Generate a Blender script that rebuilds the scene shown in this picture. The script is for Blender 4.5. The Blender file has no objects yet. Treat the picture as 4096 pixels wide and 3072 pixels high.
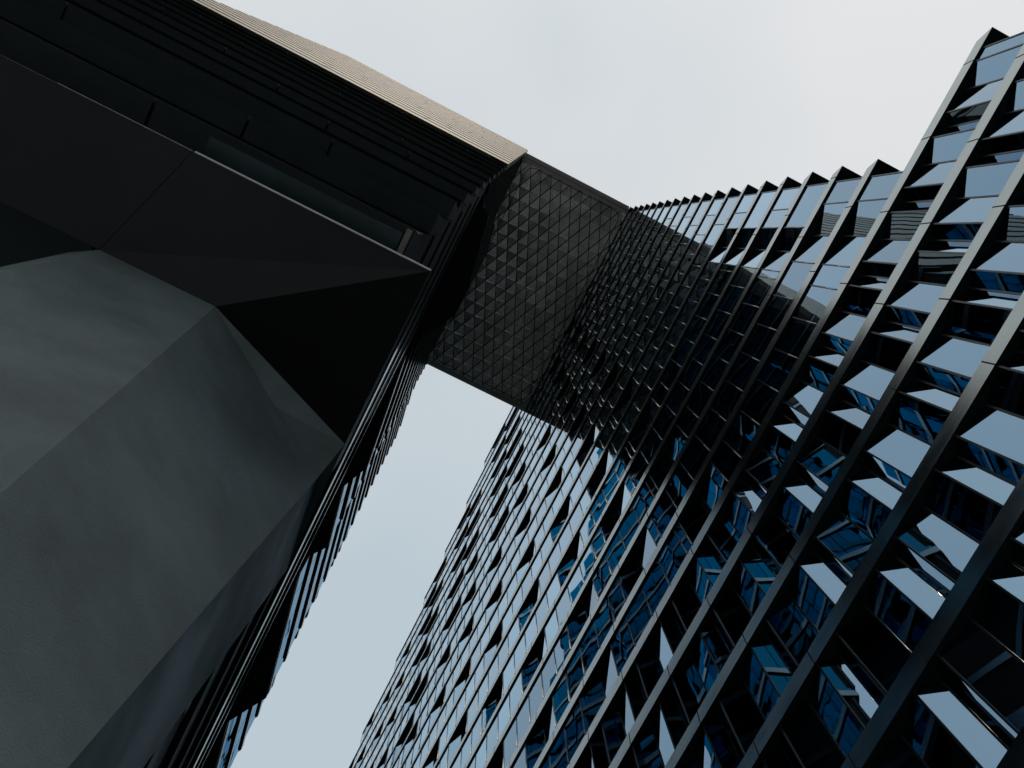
import bpy, bmesh, math, random
from mathutils import Vector, Matrix

# ------------------------------------------------------------------ camera, sky, sun, exposure
SC = bpy.context.scene
COL = SC.collection
EYE = 1.6                      # eye height above the pavement


def V(x, y, z):
    """site coordinates (x across the alley, y along it, z above the eye) -> world"""
    return Vector((x, -y, z + EYE))


# world axes written in the camera's (right, down, forward) frame
AX = ((0.89272293, 0.44120752, 0.09155159),
      (0.45035008, -0.8804533, -0.14827945),
      (-0.01518489, -0.17360273, 0.98469869))
FOC = 3443.4456 / 4096.0
cam = bpy.data.cameras.new('camera')
cam.sensor_width = 36.0
cam.lens = 36.0 * FOC
cam.clip_start = 0.05
cam.clip_end = 5000
camo = bpy.data.objects.new('camera', cam)
COL.objects.link(camo)
sg = (1, -1, 1)
m = Matrix.Identity(4)
for i in range(3):
    m[i][0] = AX[i][0] * sg[i]
    m[i][1] = -AX[i][1] * sg[i]
    m[i][2] = -AX[i][2] * sg[i]
m.translation = V(0, 0, 0)
camo.matrix_world = m
SC.camera = camo

SUN_EL = math.radians(42)
SUN_TILT = math.radians(9)
sun_from = Vector((-math.sin(SUN_TILT) * math.cos(SUN_EL), -math.cos(SUN_TILT) * math.cos(SUN_EL), math.sin(SUN_EL)))
w = bpy.data.worlds.new('World')
SC.world = w
w.use_nodes = True
nt = w.node_tree
nt.nodes.clear()
out = nt.nodes.new('ShaderNodeOutputWorld')
bg = nt.nodes.new('ShaderNodeBackground')
sky = nt.nodes.new('ShaderNodeTexSky')
sky.sky_type = 'NISHITA'
sky.sun_disc = False
sky.sun_elevation = SUN_EL
sky.sun_rotation = math.atan2(sun_from.x, sun_from.y)
sky.air_density = 1.6
sky.dust_density = 6.0
sky.ozone_density = 1.5
mix = nt.nodes.new('ShaderNodeMix')
mix.data_type = 'RGBA'
mix.inputs[0].default_value = 0.86
nt.links.new(sky.outputs[0], mix.inputs[6])
# thin bright haze veil over the whole sky, a little warmer and brighter towards one side
tc = nt.nodes.new('ShaderNodeTexCoord')
ns = nt.nodes.new('ShaderNodeTexNoise')
ns.inputs['Scale'].default_value = 1.3
ns.inputs['Detail'].default_value = 4
nt.links.new(tc.outputs['Generated'], ns.inputs['Vector'])
ramp = nt.nodes.new('ShaderNodeValToRGB')
ramp.color_ramp.elements[0].position = 0.15
ramp.color_ramp.elements[0].color = (5.6, 6.55, 7.1, 1)
ramp.color_ramp.elements[1].position = 0.60
ramp.color_ramp.elements[1].color = (8.1, 8.2, 8.25, 1)
sx = nt.nodes.new('ShaderNodeSeparateXYZ')
nt.links.new(tc.outputs['Generated'], sx.inputs[0])
ma = nt.nodes.new('ShaderNodeMath')
ma.operation = 'MULTIPLY_ADD'
ma.inputs[1].default_value = -0.55
ma.inputs[2].default_value = -0.02
nt.links.new(sx.outputs['Y'], ma.inputs[0])
mb_ = nt.nodes.new('ShaderNodeMath')
mb_.operation = 'ADD'
nt.links.new(ma.outputs[0], mb_.inputs[0])
nt.links.new(ns.outputs['Fac'], mb_.inputs[1])
nt.links.new(mb_.outputs[0], ramp.inputs[0])
nt.links.new(ramp.outputs[0], mix.inputs[7])
nt.links.new(mix.outputs[2], bg.inputs[0])
bg.inputs[1].default_value = 0.1
nt.links.new(bg.outputs[0], out.inputs[0])

sl = bpy.data.lights.new('sun', 'SUN')
sl.energy = 3.2
sl.angle = math.radians(0.5)
sl.color = (1.0, 0.93, 0.82)
so = bpy.data.objects.new('sun', sl)
COL.objects.link(so)
so.rotation_euler = sun_from.to_track_quat('Z', 'Y').to_euler()
so.location = (0, 0, 200)

SC.view_settings.view_transform = 'Standard'
SC.view_settings.look = 'None'
SC.view_settings.exposure = 0.0
SC.view_settings.gamma = 1.0
SC.cycles.max_bounces = 8
SC.cycles.glossy_bounces = 6


# ------------------------------------------------------------------ materials
def newmat(name):
    mt = bpy.data.materials.new(name)
    mt.use_nodes = True
    n = mt.node_tree
    b = n.nodes['Principled BSDF']
    return mt, n, b


def surf(name, base, rough=0.5, metal=0.0, var=0.25, scale=0.6, spec=0.5, bump=0.0, bscale=20.0, streak=None):
    """painted metal / stone with soft procedural unevenness"""
    mt, n, b = newmat(name)
    geo = n.nodes.new('ShaderNodeNewGeometry')
    mp = n.nodes.new('ShaderNodeMapping')
    n.links.new(geo.outputs['Position'], mp.inputs[0])
    if streak:
        mp.inputs['Scale'].default_value = streak
    no = n.nodes.new('ShaderNodeTexNoise')
    no.inputs['Scale'].default_value = scale
    no.inputs['Detail'].default_value = 5
    no.inputs['Roughness'].default_value = 0.62
    n.links.new(mp.outputs[0], no.inputs['Vector'])
    mr = n.nodes.new('ShaderNodeMapRange')
    mr.inputs['From Min'].default_value = 0.3
    mr.inputs['From Max'].default_value = 0.7
    mr.inputs['To Min'].default_value = 1 - var
    mr.inputs['To Max'].default_value = 1 + var
    n.links.new(no.outputs['Fac'], mr.inputs[0])
    mx = n.nodes.new('ShaderNodeVectorMath')
    mx.operation = 'SCALE'
    mx.inputs[0].default_value = base
    n.links.new(mr.outputs[0], mx.inputs['Scale'])
    n.links.new(mx.outputs[0], b.inputs['Base Color'])
    rr = n.nodes.new('ShaderNodeMapRange')
    rr.inputs['From Min'].default_value = 0.3
    rr.inputs['From Max'].default_value = 0.7
    rr.inputs['To Min'].default_value = max(0.02, rough * 0.8)
    rr.inputs['To Max'].default_value = min(1, rough * 1.2)
    n.links.new(no.outputs['Fac'], rr.inputs[0])
    n.links.new(rr.outputs[0], b.inputs['Roughness'])
    b.inputs['Metallic'].default_value = metal
    b.inputs['Specular IOR Level'].default_value = spec
    if bump:
        n2 = n.nodes.new('ShaderNodeTexNoise')
        n2.inputs['Scale'].default_value = bscale
        n2.inputs['Detail'].default_value = 4
        n.links.new(geo.outputs['Position'], n2.inputs['Vector'])
        bp = n.nodes.new('ShaderNodeBump')
        bp.inputs['Strength'].default_value = bump
        bp.inputs['Distance'].default_value = 0.02
        n.links.new(n2.outputs['Fac'], bp.inputs['Height'])
        n.links.new(bp.outputs[0], b.inputs['Normal'])
    return mt


def glass(name, tint, wav=0.10, rough=0.012):
    """mirror-coated architectural glass: tinted reflection, slightly uneven from pane to pane"""
    mt, n, b = newmat(name)
    geo = n.nodes.new('ShaderNodeNewGeometry')
    ri = geo.outputs['Random Per Island']
    mr = n.nodes.new('ShaderNodeMapRange')
    mr.inputs['To Min'].default_value = 0.80
    mr.inputs['To Max'].default_value = 1.12
    n.links.new(ri, mr.inputs[0])
    mx = n.nodes.new('ShaderNodeVectorMath')
    mx.operation = 'SCALE'
    mx.inputs[0].default_value = tint
    n.links.new(mr.outputs[0], mx.inputs['Scale'])
    n.links.new(mx.outputs[0], b.inputs['Base Color'])
    b.inputs['Metallic'].default_value = 1.0
    b.inputs['Roughness'].default_value = rough
    # each pane bows in its own way
    ad = n.nodes.new('ShaderNodeVectorMath')
    ad.operation = 'ADD'
    sc = n.nodes.new('ShaderNodeMath')
    sc.operation = 'MULTIPLY'
    sc.inputs[1].default_value = 60
    n.links.new(ri, sc.inputs[0])
    n.links.new(geo.outputs['Position'], ad.inputs[0])
    n.links.new(sc.outputs[0], ad.inputs[1])
    no = n.nodes.new('ShaderNodeTexNoise')
    no.inputs['Scale'].default_value = 0.42
    no.inputs['Detail'].default_value = 1.0
    n.links.new(ad.outputs[0], no.inputs['Vector'])
    bp = n.nodes.new('ShaderNodeBump')
    bp.inputs['Strength'].default_value = wav
    bp.inputs['Distance'].default_value = 0.05
    n.links.new(no.outputs['Fac'], bp.inputs['Height'])
    n.links.new(bp.outputs[0], b.inputs['Normal'])
    return mt


M = {}
M['glass'] = glass('coated_blue_glass', (0.29, 0.48, 0.64))
M['glass_dark'] = glass('dark_glass', (0.045, 0.15, 0.21), 0.3)
M['glass_dark'].node_tree.nodes['Principled BSDF'].inputs['Specular Tint'].default_value = (0.25, 0.55, 0.8, 1)
def viewglass(name, tint, see):
    """coated glass one can look through into the room behind"""
    mt = glass(name, tint, 0.10)
    n = mt.node_tree
    b = n.nodes['Principled BSDF']
    o = n.nodes['Material Output']
    tr = n.nodes.new('ShaderNodeBsdfTransparent')
    tr.inputs[0].default_value = see
    mxs = n.nodes.new('ShaderNodeMixShader')
    fr = n.nodes.new('ShaderNodeLayerWeight')
    fr.inputs['Blend'].default_value = 0.5
    mr = n.nodes.new('ShaderNodeMapRange')
    mr.inputs['To Min'].default_value = 0.5
    mr.inputs['To Max'].default_value = 1.0
    n.links.new(fr.outputs['Fresnel'], mr.inputs[0])
    n.links.new(mr.outputs[0], mxs.inputs[0])
    n.links.new(tr.outputs[0], mxs.inputs[1])
    n.links.new(b.outputs[0], mxs.inputs[2])
    n.links.new(mxs.outputs[0], o.inputs[0])
    return mt


M['view'] = viewglass('see_through_glass', (0.35, 0.56, 0.76), (0.5, 0.68, 0.66, 1))
M['ceil'] = surf('room_ceiling', (0.55, 0.60, 0.58), 0.8)
M['partition'] = surf('room_wall', (0.30, 0.32, 0.32), 0.8)
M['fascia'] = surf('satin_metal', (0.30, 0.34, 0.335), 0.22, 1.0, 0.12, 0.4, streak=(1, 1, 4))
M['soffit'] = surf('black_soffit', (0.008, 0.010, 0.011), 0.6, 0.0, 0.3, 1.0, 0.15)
M['frame'] = surf('dark_frame', (0.02, 0.03, 0.035), 0.35, 0.6)
M['blade'] = surf('bright_mullion', (0.86, 0.84, 0.80), 0.4, 0.0, 0.05)
M['body'] = surf('core_wall', (0.02, 0.02, 0.022), 0.7)
M['band'] = surf('bronze_cladding', (0.095, 0.074, 0.044), 0.42, 0.25, 0.4, 0.12, 0.08, 0.25, streak=(0.6, 1, 3))
M['blackband'] = surf('black_cladding', (0.024, 0.038, 0.040), 0.45, 0.0, 0.3, 0.4, 0.25)
M['concrete'] = surf('grey_concrete', (0.26, 0.315, 0.325), 0.7, 0.0, 0.38, 0.4, 0.3, 0.7, 45)
M['charcoal'] = surf('charcoal_panel', (0.040, 0.041, 0.045), 0.6, 0.0, 0.25, 0.4, 0.3, 0.25, 40)
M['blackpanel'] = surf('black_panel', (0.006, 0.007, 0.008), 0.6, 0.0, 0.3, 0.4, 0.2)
M['bluepanel'] = surf('blue_black_panel', (0.022, 0.042, 0.048), 0.5, 0.0, 0.25, 0.5, 0.3)
M['trim'] = surf('bright_trim', (0.88, 0.9, 0.92), 0.35, 0.2, 0.05)
M['pyramid'] = surf('bridge_soffit_panel', (0.44, 0.43, 0.40), 0.26, 0.7, 0.4, 0.25)
M['groove'] = surf('black_groove', (0.004, 0.005, 0.006), 0.7, 0.0, 0.2, 1.0, 0.1)
M['edge'] = surf('bridge_edge_metal', (0.34, 0.32, 0.29), 0.4, 0.6, 0.2)
M['asphalt'] = surf('asphalt', (0.11, 0.11, 0.11), 0.85, 0.0, 0.3, 1.5, 0.3, 0.4, 30)
M['paving'] = surf('paving', (0.50, 0.49, 0.46), 0.8, 0.0, 0.2, 0.8, 0.3, 0.3, 20)
M['stone'] = surf('shade_block_stone', (0.22, 0.22, 0.22), 0.7, 0.0, 0.2, 0.4)
lm, ln, lb = newmat('lamp_glow')
lb.inputs['Base Color'].default_value = (0.8, 0.75, 0.6, 1)
lb.inputs['Emission Color'].default_value = (1.0, 0.86, 0.6, 1)
lb.inputs['Emission Strength'].default_value = 22.0
M['lamp'] = lm
M['strip'] = surf('ceiling_glazing', (0.05, 0.085, 0.095), 0.2, 0.3, 0.5, 0.3)


# ------------------------------------------------------------------ helpers
def tagit(o, label=None, cat=None, group=None, kind=None):
    if label: o['label'] = label
    if cat: o['category'] = cat
    if group: o['group'] = group
    if kind: o['kind'] = kind
    return o


def empty(name, x, y, z):
    o = bpy.data.objects.new(name, None)
    COL.objects.link(o)
    o.empty_display_size = 1
    o.location = V(x, y, z)
    return o


class MB:
    """collects faces in site coordinates and links them as one mesh object"""

    def __init__(s):
        s.v = []; s.f = []; s.mi = []

    def poly(s, pts, mi=0):
        b = len(s.v)
        s.v += [tuple(p) for p in pts]
        s.f.append(tuple(range(b, b + len(pts))))
        s.mi.append(mi)

    def prism(s, low, high, mi=0, cap=True, msides=None):
        """low/high: matching rings of points, closed solid"""
        b = len(s.v); n = len(low)
        s.v += [tuple(p) for p in low] + [tuple(p) for p in high]
        for i in range(n):
            j = (i + 1) % n
            s.f.append((b + i, b + j, b + n + j, b + n + i))
            s.mi.append(msides[i] if msides else mi)
        if cap:
            s.f.append(tuple(b + i for i in range(n))); s.mi.append(mi if not msides else msides[-1])
            s.f.append(tuple(b + n + i for i in range(n))); s.mi.append(mi if not msides else msides[-1])

    def box(s, x0, x1, y0, y1, z0, z1, mi=0):
        s.prism([(x0, y0, z0), (x1, y0, z0), (x1, y1, z0), (x0, y1, z0)],
                [(x0, y0, z1), (x1, y0, z1), (x1, y1, z1), (x0, y1, z1)], mi)

    def tube(s, pts, r, n=8, mi=0):
        ring = []
        for i, p in enumerate(pts):
            a = Vector(pts[max(0, i - 1)]); c = Vector(pts[min(len(pts) - 1, i + 1)])
            d = (c - a).normalized()
            u = d.cross(Vector((0, 0, 1)))
            if u.length < 1e-3: u = Vector((1, 0, 0))
            u.normalize(); q = d.cross(u)
            ring.append([tuple(Vector(p) + r * (math.cos(t) * u + math.sin(t) * q)) for t in [2 * math.pi * k / n for k in range(n)]])
        b = len(s.v)
        for rg in ring: s.v += rg
        for i in range(len(ring) - 1):
            for k in range(n):
                s.f.append((b + i * n + k, b + i * n + (k + 1) % n, b + (i + 1) * n + (k + 1) % n, b + (i + 1) * n + k)); s.mi.append(mi)
        s.f.append(tuple(b + k for k in range(n))); s.mi.append(mi)
        s.f.append(tuple(b + (len(ring) - 1) * n + k for k in range(n))); s.mi.append(mi)

    def build(s, name, mats, parent=None):
        if not isinstance(mats, (list, tuple)): mats = [mats]
        me = bpy.data.meshes.new(name)
        off = parent.location if parent else Vector((0, 0, 0))
        P = []
        for p in s.v:
            P.append(tuple(V(*p)))
        # object origin at the middle of its base, so that parts sit where they stand
        lo = [min(q[i] for q in P) for i in range(3)]; hi = [max(q[i] for q in P) for i in range(3)]
        org = Vector(((lo[0] + hi[0]) / 2, (lo[1] + hi[1]) / 2, lo[2]))
        me.from_pydata([tuple(Vector(q) - org) for q in P], [], s.f)
        for mt in mats: me.materials.append(mt)
        for pl, i in zip(me.polygons, s.mi): pl.material_index = i
        bm = bmesh.new(); bm.from_mesh(me)
        bmesh.ops.recalc_face_normals(bm, faces=bm.faces)
        bm.to_mesh(me); bm.free()
        o = bpy.data.objects.new(name, me)
        COL.objects.link(o)
        if parent:
            o.parent = parent
            pw = Vector((0, 0, 0)); q = parent
            while q: pw += q.location; q = q.parent
            o.location = org - pw
        else:
            o.location = org
        return o


def px(p):
    """full-resolution pixel of a site point"""
    c = [sum(p[i] * AX[i][k] for i in range(3)) for k in range(3)]
    if c[2] <= 0.01: return None
    return (2048 + 3443.4456 * c[0] / c[2], 1536 + 3443.4456 * c[1] / c[2])


def shown(quad):
    q = [px(p) for p in quad]
    if any(a is None for a in q): return 0
    mx_ = sum(a[0] for a in q) / len(q); my_ = sum(a[1] for a in q) / len(q)
    if not (-60 < mx_ < 4156 and -60 < my_ < 3132): return 0
    return abs(sum(q[i][0] * q[(i + 1) % len(q)][1] - q[(i + 1) % len(q)][0] * q[i][1] for i in range(len(q)))) / 2


def build_many(items, name, mats, parent, labelrest=None, n=100, reveal=None):
    """items: (area, function adding the piece to an MB). The n largest become parts, the rest one stuff part"""
    items.sort(key=lambda t: -t[0])
    for a, fn in items[:n]:
        mb = MB(); fn(mb); mb.build(name, mats, parent)
    if len(items) > n:
        mb = MB()
        for a, fn in items[n:]: fn(mb)
        o = mb.build(name, mats, parent)
        o['kind'] = 'stuff'


rnd = random.Random(7)
H0, FL = 41.485, 3.9

# ------------------------------------------------------------------ ground
g = MB(); g.box(-900, 900, -900, 900, -2.1, -1.72); g = g.build('ground', M['asphalt']); g['kind'] = 'structure'
g = MB(); g.box(-34, 12.2, -150, 60, -1.716, -1.6); g = g.build('pavement', M['paving']); g['kind'] = 'structure'

# ------------------------------------------------------------------ the glass tower with ledges (right)
XT, XG = 13.065, 13.143          # ledge tip and flush glass line
tower = empty('glass_tower', 26, -40, -1.6)
tagit(tower, 'tall blue glass office tower with horizontal metal ledges on every floor, right of the skybridge', 'office tower')
SOUTH = {21: -30.9, 20: -36.6, 19: -43.1, 18: -49.0, 17: -57.0, 16: -66.2, 15: -76.0}


def ysouth(k): return SOUTH.get(k, -150.0)
def ynorth(k): return 10.05 if k >= -1 else 15.05


XR = 18.0
JOFF = {-5: -0.33, -4: 1.23, -3: 0.71, -2: 1.25}
for k in range(-8, 22):
    z = H0 + FL * k; n_ = ynorth(k); s_ = ysouth(k)
    hf = .86 if k > -4 else .76
    mb = MB()
    low = [(XT, s_, z), (XT, n_, z), (42, n_, z), (42, n_ - 2, z), (XR, n_ - 2, z), (XR, s_, z)]
    hi = [(XG - .004, s_, z + hf), (XG - .004, n_ - .34, z + hf), (42, n_ - .34, z + hf), (42, n_ - 2, z + hf), (XR, n_ - 2, z + hf), (XR, s_, z + hf)]
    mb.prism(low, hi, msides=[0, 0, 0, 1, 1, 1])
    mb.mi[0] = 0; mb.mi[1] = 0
    # open joints between the ledge's cover plates
    off = JOFF.get(k, rnd.uniform(0, 3.12))
    y = off - 3.12 * 60
    while y < n_ - .3:
        if y > s_ + .3:
            e = .004
            w_ = .022
            mb.prism([(XT - e, y - w_, z + .01), (XT - e, y + w_, z + .01), (XT + .1, y + w_, z + .01), (XT + .1, y - w_, z + .01)],
                     [(XG - .004 - e, y - w_, z + hf - .01), (XG - .004 - e, y + w_, z + hf - .01), (XG + .1, y + w_, z + hf - .01), (XG + .1, y - w_, z + hf - .01)], 1)
        y += 3.12
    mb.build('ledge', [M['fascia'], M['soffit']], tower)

# roof slabs and core behind the glass
mb = MB()
for k in range(-7, 22):
    z0 = H0 + FL * (k - 1); n_ = ynorth(k) - 2.0; s_ = ysouth(k)
    mb.box(XR - .01, 41.9, s_ + .3, n_, z0 + .02, z0 + FL + .001)
mb.build('core', M['body'], tower)

ODD = [-6.4, -16.16, -27.16, -37.9]
EVEN = [-11.2, -21.56, -32.75]
# long notches of the upper storeys: (centre, half length)
LODD = {-26.3: 2.3, -37.1: 2.3, -46.4: 2.2}
LEVEN = {-22.3: 2.35, -33.6: 2.3, -44.1: 2.3}


def plan(K):
    """glass line (y, x) of the storey hung under ledge K, from north to south"""
    odd = K % 2 != 0
    n_ = ynorth(K); s_ = max(ysouth(K), -135)
    pts = []
    if K <= -2:
        base = (0.71 if odd else 0.71 + 1.56)
        j = math.ceil((n_ - base) / 3.12)
        y0 = base + 3.12 * j
        seq = []
        while y0 > s_:
            # going south: out, in (large facet), out, in (small facet)
            seq += [(y0, XG), (y0 - .47, XG + .30), (y0 - 1.04, XG), (y0 - 2.06, XG + .24)]
            y0 -= 3.12
        seq = [p for p in seq if p[0] < n_ - 1.1]
        pts = [(n_ - .34, 13.7), (n_ - .8, XG)] + seq
        return pts
    per = 1.56
    base = -0.59 if odd else -1.37
    notch = []
    for c in (ODD if odd else EVEN):
        notch.append((c, 1.55))
    long_ = K >= 13 or (K == 11 and odd)
    if long_:
        notch = [(c, h) for c, h in notch if abs(c) < 14 or False]
        notch += list((LODD if odd else LEVEN).items())
        if odd and K == 11: notch.append((-16.16, 1.55))
    else:
        if odd: notch.append((-46.4, 2.2 if K >= 9 else 1.55))
        else: notch.append((-44.1, 2.3 if K == 10 else 1.5))
    for c in range(2, 9):
        notch.append((-(52.7 if not odd else 57.4) - 10.9 * (c - 2), 1.5))
    if 1 <= K <= 4: notch.append((5.7, 1.2))
    if K in (-1, 0): notch.append((6.6, 1.5))
    ys = [base + per * i for i in range(-90, 12)]
    ys = [y for y in ys if s_ < y < n_ - 1.3]
    out_ = [(y, XG) for y in ys if not any(abs(y - c) < h + .35 for c, h in notch)]
    for c, h in notch:
        if c - h < s_ + 1: continue
        if h < 1.8:
            out_ += [(c + h, XG), (c, XG + .29), (c - h, XG)]
        else:
            out_ += [(c + h, XG), (c + h - 1.3, XG + .27), (c - h + 1.0, XG + .29), (c - h, XG)]
    out_.sort(key=lambda p: -p[0])
    return [(n_ - .34, 13.7), (n_ - .8, XG)] + out_ + [(s_, XG)]


def pane(a, b, z0, z1, t=.05, g_=.03, j0=0, j1=0):
    """a solid glass pane between two plan points (x, y)"""
    ax, ay = a; bx, by = b
    d = Vector((bx - ax, by - ay)); L = d.length; d.normalize()
    nx, ny = -d.y, d.x           # towards the inside for north-to-south order
    if nx < 0: nx, ny = -nx, -ny
    A = (ax + d.x * g_ + nx * (.01 + j0), ay + d.y * g_ + ny * (.01 + j0))
    B = (bx - d.x * g_ + nx * (.01 + j1), by - d.y * g_ + ny * (.01 + j1))
    A2 = (A[0] + nx * t, A[1] + ny * t); B2 = (B[0] + nx * t, B[1] + ny * t)

    def fn(mb):
        mb.prism([(A[0], A[1], z0), (B[0], B[1], z0), (B2[0], B2[1], z0), (A2[0], A2[1], z0)],
                 [(A[0], A[1], z1), (B[0], B[1], z1), (B2[0], B2[1], z1), (A2[0], A2[1], z1)], 0)
    return shown([(A[0], A[1], z0), (B[0], B[1], z0), (B[0], B[1], z1), (A[0], A[1], z1)]), fn


def post(x, y, z0, z1, blade):
    def fn(mb):
        mb.box(x - .012, x + .07, y - .028, y + .028, z0, z1, 0)
        if blade:
            h = 1.15
            mb.prism([(x - .045, y - .016, z0 + .02), (x - .014, y - .02, z0 + .02), (x - .014, y - .02, z0 + h)],
                     [(x - .045, y + .016, z0 + .02), (x - .014, y + .02, z0 + .02), (x - .014, y + .02, z0 + h)], 1)
    a = shown([(x, y, z0), (x, y, z1), (x - .1, y - .05, z1), (x - .1, y - .05, z0)])
    return a, fn


wins, wins2, posts = [], [], []
for K in range(-7, 22):
    z1 = H0 + FL * K - .012
    z0 = H0 + FL * (K - 1) + (.865 if K - 1 > -4 else .765)
    P = plan(K)
    for i in range(len(P) - 1):
        (ya, xa), (yb, xb) = P[i], P[i + 1]
        if abs(ya - yb) < .05: continue
        n = max(1, round(abs(ya - yb) / 1.9))
        if K <= -2: n = 1
        for q in range(n):
            a = (xa + (xb - xa) * q / n, ya + (yb - ya) * q / n)
            b = (xa + (xb - xa) * (q + 1) / n, ya + (yb - ya) * (q + 1) / n)
            (wins2 if K <= 1 else wins).append(pane(a, b, z0, z1, j0=rnd.uniform(0, .005), j1=rnd.uniform(0, .005)))
            flat = abs(a[0] - XG) < .02
            posts.append(post(b[0], b[1], z0, z1, K >= -1 and abs(b[0] - XG) < .02 and b[1] < 7))
    # north side of the storey
    for x in range(14, 41, 3):
        wins.append(pane((x - .2, ynorth(K) - .36), (x + 2.75, ynorth(K) - .36), z0, z1))
build_many(wins, 'window', [M['glass']], tower, n=30)
build_many(wins2, 'window', [M['view']], tower, n=70)
build_many(posts, 'mullion', [M['frame'], M['blade']], tower)

# rooms behind the lower glass: ceilings, partitions and a few lit ceiling lamps
rr = random.Random(11)
cb, pb, lamps_ = MB(), MB(), []
for K in range(-6, 2):
    z = H0 + FL * K
    y = ynorth(K) - 2.2
    y0_ = {-6: -25, -5: -32, -4: -38}.get(K, -46)
    while y > y0_:
        d = rr.choice([1.5, 3.0, 3.0, 4.6])
        # ceiling rafts with gaps between them
        cb.box(13.52, 14.3, y - d + .04, y - .04, z - .09, z - .02)
        cb.box(14.45, XR - .1, y - d + .04, y - .04, z - .09, z - .02)
        if rr.random() < .6:
            pb.box(13.55, XR - .1, y - .03, y + .03, z - FL + .87, z - .1)
        if rr.random() < .45:
            lamps_.append((14.55 + rr.random() * .5, y - d / 2, z - .42, rr.choice([.35, .6, 1.0])))
        y -= d
cb.build('ceiling', [M['ceil']], tower)
pb.build('partition', [M['partition']], tower)
for (x, y, z, l) in lamps_:
    mb = MB(); mb.box(x, x + .10, y - l, y + l, z, z + .05); mb.build('ceiling_lamp', [M['lamp']], tower)

# ------------------------------------------------------------------ the dark building (left)
dark = empty('dark_building', -16, -40, -1.6)
tagit(dark, 'black metal-clad tower leaning out overhead, its upper edge bronze in the sun', 'office tower')
XA, ZB = -1.44, 23.0


def yb(z): return -2.65 + .117 * z


ROOF = [(62, -66), (66, -62), (70, -58), (74, -54.5), (78, -50), (82, -46), (86.5, -42), (91, -38), (95, -34.5), (99, -31.5), (103, -29), (107, -27), (112, -25), (116, -23.6), (200, -22.5)]


def yroof(z):
    if z < 60: return -150
    for a, b in ROOF:
        if z <= a: return b


XW = -30.2
levels = [16.8 + FL * j for j in range(29)]
for j, z in enumerate(levels):
    mb = MB()
    h = 3.5
    x = XW
    segs = []
    L = rnd.uniform(2, 7)
    while x < XA - .5:
        x2 = min(XA, x + L)
        if XA - x2 < 2: x2 = XA
        segs.append((x, x2)); x = x2; L = rnd.choice([5.2, 7.8, 10.4])
    for (a, b) in segs:
        g_ = .035
        ee = g_ if b < XA else 0
        if j < 11:      # stepped storeys: flat undersides with upright faces
            y0 = yb(z - FL) + .085 if j else -1.62
            t_ = .3 if j < 3 else 0
            if 0 < j < 4: y0 -= .17
            if j and yb(z - FL) > 0: y0 = yb(z - FL) * z / (z - FL) + (.10 if j < 8 else .13)
            mb.prism([(a + g_, y0, z), (b - ee, y0, z), (b - ee, yb(z), z), (a + g_, yb(z), z)],
                     [(a + g_, y0, z + h), (b - ee, y0, z + h), (b - ee, yb(z) - t_, z + h), (a + g_, yb(z) - t_, z + h)])
            if j == 0: mb.box(a + g_, b - ee, -12, -1.70, z, z + .3, 0)
        else:           # leaning storeys
            h = 2.75
            y0, y1 = yb(z), yb(z + h)
            mb.prism([(a + g_, y0, z), (b - ee, y0, z), (b - ee, y0 - .5, z), (a + g_, y0 - .5, z)],
                     [(a + g_, y1, z + h), (b - ee, y1, z + h), (b - ee, y1 - .5, z + h), (a + g_, y1 - .5, z + h)], 0)
    mb.build('cladding_band', M['blackband'] if j < 11 else M['band'], dark)
# recessed wall behind the bands
mb = MB()
for j, z in enumerate(levels):
    if j < 11:
        mb.box(XW + .05, XA - .06, -10, yb(z) - .12, z + .09, z + FL + .088)
z = levels[11] + .09
mb.prism([(XW + .05, yb(z) - .17, z), (XA - .06, yb(z) - .17, z), (XA - .06, -10, z), (XW + .05, -10, z)],
         [(XW + .05, yb(129) - .17, 129), (XA - .06, yb(129) - .17, 129), (XA - .06, -10, 129), (XW + .05, -10, 129)])
mb.box(XW + .05, XA - .16, -160, -10.01, 16.2, 60)
for i in range(18):
    zz = 60.001 + FL * i
    if zz > 125: break
    mb.box(XW + .05, XA - .16, yroof(zz + 1) + .3, -10.01, zz, zz + FL - .0005)
mb.build('wall', M['blackpanel'], dark)

# alley side, lower storeys: long ledges
for j, z in enumerate([19.1, 23.0, 26.9, 31.0, 34.7, 38.7]):
    mb = MB()
    h = 1.1 if abs(z - 31.0) < .1 else .42
    mb.box(-2.4, XA, -150, yb(z) - .9, z, z + h, 0)
    mb.mi[-2] = 1
    o = mb.build('ledge', [M['fascia'] if z > 30 else M['blackpanel'], M['soffit']], dark)

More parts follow.
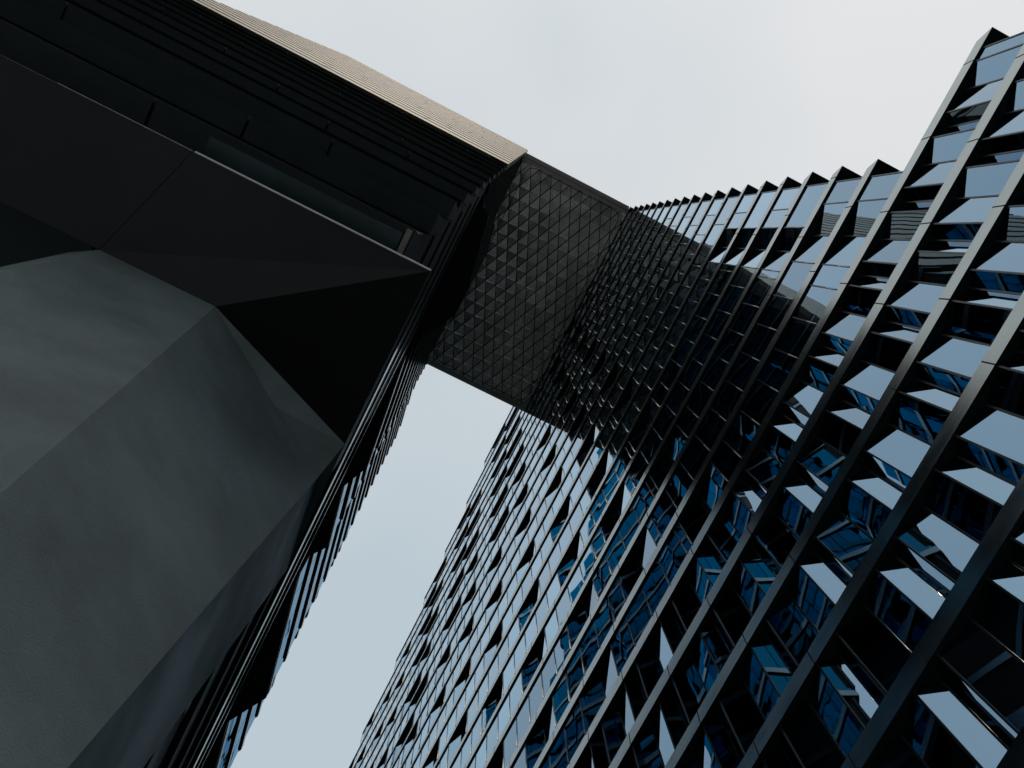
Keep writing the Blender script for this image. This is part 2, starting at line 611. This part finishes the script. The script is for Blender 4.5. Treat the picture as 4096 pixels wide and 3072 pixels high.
# saw-tooth bays from the eighth storey upward
TEETH = [(-1.17, .72), (-.78, .54), (-.12, -3.0), (-.12, -4.7), (-.32, -5.0), (-.85, -5.9), (-1.05, -6.2), (-1.42, -7.6),
         (-.70, -13.7), (-.85, -14.0), (-1.25, -14.9), (-1.35, -15.1), (-.71, -18.4), (-1.36, -19.3), (-1.40, -20.6), (-.10, -27.6),
         (-1.38, -29.8), (-.10, -37.0), (-1.38, -39.2), (-.35, -45.5), (-1.38, -47.5), (-.12, -55), (-1.38, -57.2), (-.3, -64), (-1.38, -66.3),
         (-.12, -74), (-1.38, -76.3), (-.12, -84), (-1.38, -86.3), (-.12, -94), (-1.38, -96.5), (-.12, -104), (-1.38, -106), (-.12, -130), (-1.38, -150)]
ZS = 43.2
awins = []
top = 0
for j in range(0, 22):
    z = ZS + FL * j
    if z > 124: break
    top = z
    ye = yroof(z)
    tt = [p for p in TEETH if p[1] > ye]
    nx_ = TEETH[len(tt)] if len(tt) < len(TEETH) else TEETH[-1]
    if len(tt) < len(TEETH):
        f_ = (ye - tt[-1][1]) / (nx_[1] - tt[-1][1])
        tt = tt + [(tt[-1][0] + f_ * (nx_[0] - tt[-1][0]), ye)]
    pl = [(XA, yb(z) - .02)] + tt
    back = [(-2.6, tt[-1][1]), (-2.6, yb(z) - .02)]
    ring = pl + back
    mb = MB()
    h = .5
    nseg = len(pl) - 1
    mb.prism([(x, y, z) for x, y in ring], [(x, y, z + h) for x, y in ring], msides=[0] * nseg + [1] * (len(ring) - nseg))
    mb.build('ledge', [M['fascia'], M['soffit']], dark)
    z0, z1 = z + h + .01, z + FL - .01
    for i in range(len(pl) - 1):
        (xa, ya), (xb, yb_) = pl[i], pl[i + 1]
        L = math.hypot(xb - xa, yb_ - ya)
        n = max(1, round(L / 1.6))
        for q in range(n):
            a = (xa + (xb - xa) * q / n - .12, ya + (yb_ - ya) * q / n)
            b = (xa + (xb - xa) * (q + 1) / n - .12, ya + (yb_ - ya) * (q + 1) / n)
            ar, fn = pane((a[0], a[1]), (b[0], b[1]), z0, z1, t=-.05, j0=-rnd.uniform(.0, .008), j1=-rnd.uniform(0, .008))
            awins.append((ar, fn))
build_many(awins, 'window', [M['glass_dark']], dark)
mb = MB()
mb.prism([(x - .02, y, ZS - .5) for x, y in [(XA + .02, yb(ZS) - 1)] + TEETH + [(-2.6, -150), (-2.6, yb(ZS) - 1)]],
         [(x - .02, y, ZS - .006) for x, y in [(XA + .02, yb(ZS) - 1)] + TEETH + [(-2.6, -150), (-2.6, yb(ZS) - 1)]])
mb.build('soffit', M['soffit'], dark)


# sculpted base: folded concrete pier and panels under the building
def slab(name, tris, mat, d=(0, 0, .25), label=None):
    mb = MB()
    # shell: front faces and the same faces pushed back by d, closed along the border
    pts = {}
    edges = {}
    for t in tris:
        mb.poly(t)
        mb.poly([tuple(Vector(p) + Vector(d)) for p in t])
        for a, b in zip(t, t[1:] + t[:1]):
            key = tuple(sorted((a, b)))
            edges[key] = edges.get(key, 0) + 1
    for (a, b), c in edges.items():
        if c == 1:
            mb.poly([a, b, tuple(Vector(b) + Vector(d)), tuple(Vector(a) + Vector(d))])
    o = mb.build(name, mat, dark)
    bm = bmesh.new(); bm.from_mesh(o.data)
    bmesh.ops.remove_doubles(bm, verts=bm.verts, dist=.0005)
    bmesh.ops.recalc_face_normals(bm, faces=bm.faces)
    bm.to_mesh(o.data); bm.free()
    if label: o['label'] = label
    return o


ZC = 15.0
A0 = (-.755, -1.12, ZC)
P_ = (-3.82, -3.345, ZC - .35)
E1 = (-5.96, -3.34, ZC)
E2 = (-7.33, -4.46, ZC)
Sx = (-5.18, -1.12, ZC)
FW = (-30, -1.12, ZC)
FWb = (-30, -3.29, ZC)
Q_ = (-.785, -4.57, ZC)
M_ = (-.94, -5.27, ZC)
N_ = (-.74, -7.2, ZC)
P4 = tuple(v * (ZC - .35) / ZC for v in (-3.8175, -3.345, ZC))
slab('ceiling_panel', [[A0, Sx, E1, P4]], M['charcoal'], (0, 0, .3))
slab('ceiling_panel', [[(Sx[0] - .012, Sx[1], ZC), FW, FWb, (E1[0] - .012, E1[1], ZC)]], M['charcoal'], (0, 0, .05))
slab('ceiling_panel', [[A0, P4, Q_]], M['blackpanel'], (0, 0, .3), 'triangular ceiling panel at the building corner, its shade put into the black colour')  # same ceiling as its neighbour; this facet's shade is put into the darker colour
mb = MB(); mb.box(-5.15, -.76, -1.12, -1.095, ZC - .02, ZC + .06); mb.build('edge_trim', M['trim'], dark)  # metal edge of the panel, its sunlit brightness put into the pale colour
mb = MB(); mb.box(-7.6, -5.2, -1.12, -1.109, ZC - .005, ZC + .03); mb.build('edge_trim', M['edge'], dark)
mb = MB(); mb.box(-5.6, -1.62, -1.26, -.84, 16.70, 16.78); mb.build('glazed_strip', M['strip'], dark)
mb = MB(); mb.box(-1.58, -1.47, -1.26, -.72, 16.66, 16.78); mb.build('end_cap', M['edge'], dark)
S0 = (-1.36, -3.71, -1.6)
R0 = (-1.0453, -3.93306, -1.6)
N0 = (-.915, -5.19, -1.6)
_n = (Vector(S0) - Vector(P4)).cross(Vector(M_) - Vector(P4))
_t = _n.dot(Vector(P4)) / _n.dot(Vector((-.1448, -.3002, 1)))
_t *= .998
K5 = (-.1448 * _t, -.3002 * _t, _t)
WB, WT = (-14, -5.2, -1.6), (-14, -9.9, ZC)
_n = (Vector(E1) - Vector(P4)).cross(Vector(S0) - Vector(P4))
_d = _n.dot(Vector(P4))
_r = Vector((-.4885, -.2975, 1))
E2p = _r * (_d / _n.dot(_r))
E2x = Vector(E1) + (E2p - Vector(E1)) * 2.6
WB = (-12.0, (_d + 12.0 * _n.x + 1.6 * _n.z) / _n.y, -1.6)
E2x, E2p = tuple(E2x), tuple(E2p)
slab('concrete_pier', [[P4, E1, S0], [E1, E2p, S0], [E2p, E2x, S0], [E2x, WB, S0]], M['concrete'], (-.5, -.3, .1))
slab('concrete_pier', [[P4, S0, R0], [P4, R0, M_], [P4, M_, K5], [K5, M_, Q_], [P4, K5, Q_]], M['concrete'], (-.6, -.3, .1))
slab('wall_panel', [[Q_, M_, N_], [M_, R0, N0], [M_, N0, N_]], M['bluepanel'], (-.5, 0, .05), 'dark blue-black sloping wall panel beside the concrete pier')

# ------------------------------------------------------------------ skybridge
bridge = empty('skybridge', 5.8, -4.5, 109)
tagit(bridge, 'dark skybridge between the two towers with diamond-folded underside panels', 'bridge')
ZD = 109.0
X0b, X1b, Y0b, Y1b = -1.38, 13.0, -18.75, 9.9
mb = MB(); mb.box(X0b, X1b + .3, Y0b, Y1b - .4, ZD + .02, ZD + 4.6); mb.build('deck', M['groove'], bridge)
# diamond panels folded along their middle
mb = MB()
cw, ch, dz = 1.40, 3.06, .10
fx0, fx1, fy0, fy1 = X0b + .1, X1b + .25, Y0b + .35, Y1b - .75


def clip(poly, f):
    out_ = []
    for i in range(len(poly)):
        a, b = poly[i], poly[(i + 1) % len(poly)]
        fa, fb = f(a), f(b)
        if fa >= 0: out_.append(a)
        if (fa > 0 > fb) or (fa < 0 < fb):
            t = fa / (fa - fb); out_.append(tuple(a[q] + (b[q] - a[q]) * t for q in range(3)))
    return out_


for r in range(-16, 10):
    for c in range(-14, 18):
        cx = 3.3 + c * cw + (r % 2) * cw / 2
        cy = 6.24 + r * ch / 2
        g_ = .075
        hw, hh = cw / 2 - g_, ch / 2 - g_ * 1.6
        b1 = .10      # blunted side corners
        zz = ZD - dz * rnd.uniform(.6, 1.25)
        zt = ZD - .01
        lw = hw - b1 * .0
        up = [(cx - lw, cy + b1, zt), (cx, cy + hh, zt), (cx + lw, cy + b1, zt), (cx + lw, cy, zz), (cx - lw, cy, zz)]
        dn = [(cx - lw, cy, zz), (cx + lw, cy, zz), (cx + lw, cy - b1, zt), (cx, cy - hh, zt), (cx - lw, cy - b1, zt)]
        for pl in (up, dn):
            for f in (lambda p: p[0] - fx0, lambda p: fx1 - p[0], lambda p: p[1] - fy0, lambda p: fy1 - p[1]):
                if pl: pl = clip(pl, f)
            if len(pl) >= 3: mb.poly(pl)
mb.build('underside_panel', M['pyramid'], bridge)['kind'] = 'stuff'
# edge beams with stepped profiles
for nm, (a0, a1, z0, z1) in {'n1': (9.15, 9.55, 108.88, 110.2), 'n2': (9.62, 9.9, 109.0, 111.5), 'n3': (9.96, 10.18, 109.6, 113.6)}.items():
    mb = MB(); mb.box(X0b, X1b + .2, a0, a1, z0, z1); mb.build('edge_beam', M['edge'], bridge)
for (a0, a1, z0, z1) in ((-18.45, -18.2, 108.88, 110), (-18.8, -18.52, 109.0, 111.5), (-19.05, -18.86, 109.5, 113.6)):
    mb = MB(); mb.box(X0b, X1b + .2, a0, a1, z0, z1); mb.build('edge_beam', M['edge'], bridge)
# rounded perimeter rail under the soffit
pts = []
rx0, rx1, ry0, ry1, rr_ = -.35, 12.62, -17.9, 8.95, 1.1
for (cx, cy, a0) in ((rx1 - rr_, ry1 - rr_, 0), (rx0 + rr_, ry1 - rr_, 90), (rx0 + rr_, ry0 + rr_, 180), (rx1 - rr_, ry0 + rr_, 270)):
    for q in range(7):
        t = math.radians(a0 + q * 15)
        pts.append((cx + rr_ * math.cos(t), cy + rr_ * math.sin(t), ZD - .3))
pts.append(pts[0])
mb = MB(); mb.tube(pts, .035, 6); mb.build('rail', M['groove'], bridge)

# ------------------------------------------------------------------ unseen block added to the north, beyond the frame, to shade the lower storeys
blk = empty('shade_block', -10, 100, -1.6)
tagit(blk, 'unseen grey stone block added to the north to shade the lower storeys', 'shade block')
mb = MB(); mb.box(-120, 70, 92, 112, -1.72, 138); mb.build('wall', M['stone'], blk)
mb = MB()
for z in range(4, 134, 4):
    mb.box(-118, 68, 91.9, 92.05, z, z + 1.8)
mb.build('window', M['glass_dark'], blk)['kind'] = 'stuff'

# small fittings on the bridge
def fitting(x, y, z, r=.09):
    mb = MB(); mb.tube([(x, y, z + .25), (x, y, z + .02)], r * .45, 8); mb.tube([(x, y, z + .05), (x, y, z - .12)], r, 10)
    mb.build('floodlight', [M['trim']], bridge)


fitting(12.1, 1.0, ZD - .2, .16)
fitting(.35, 7.0, ZD - .2, .1)
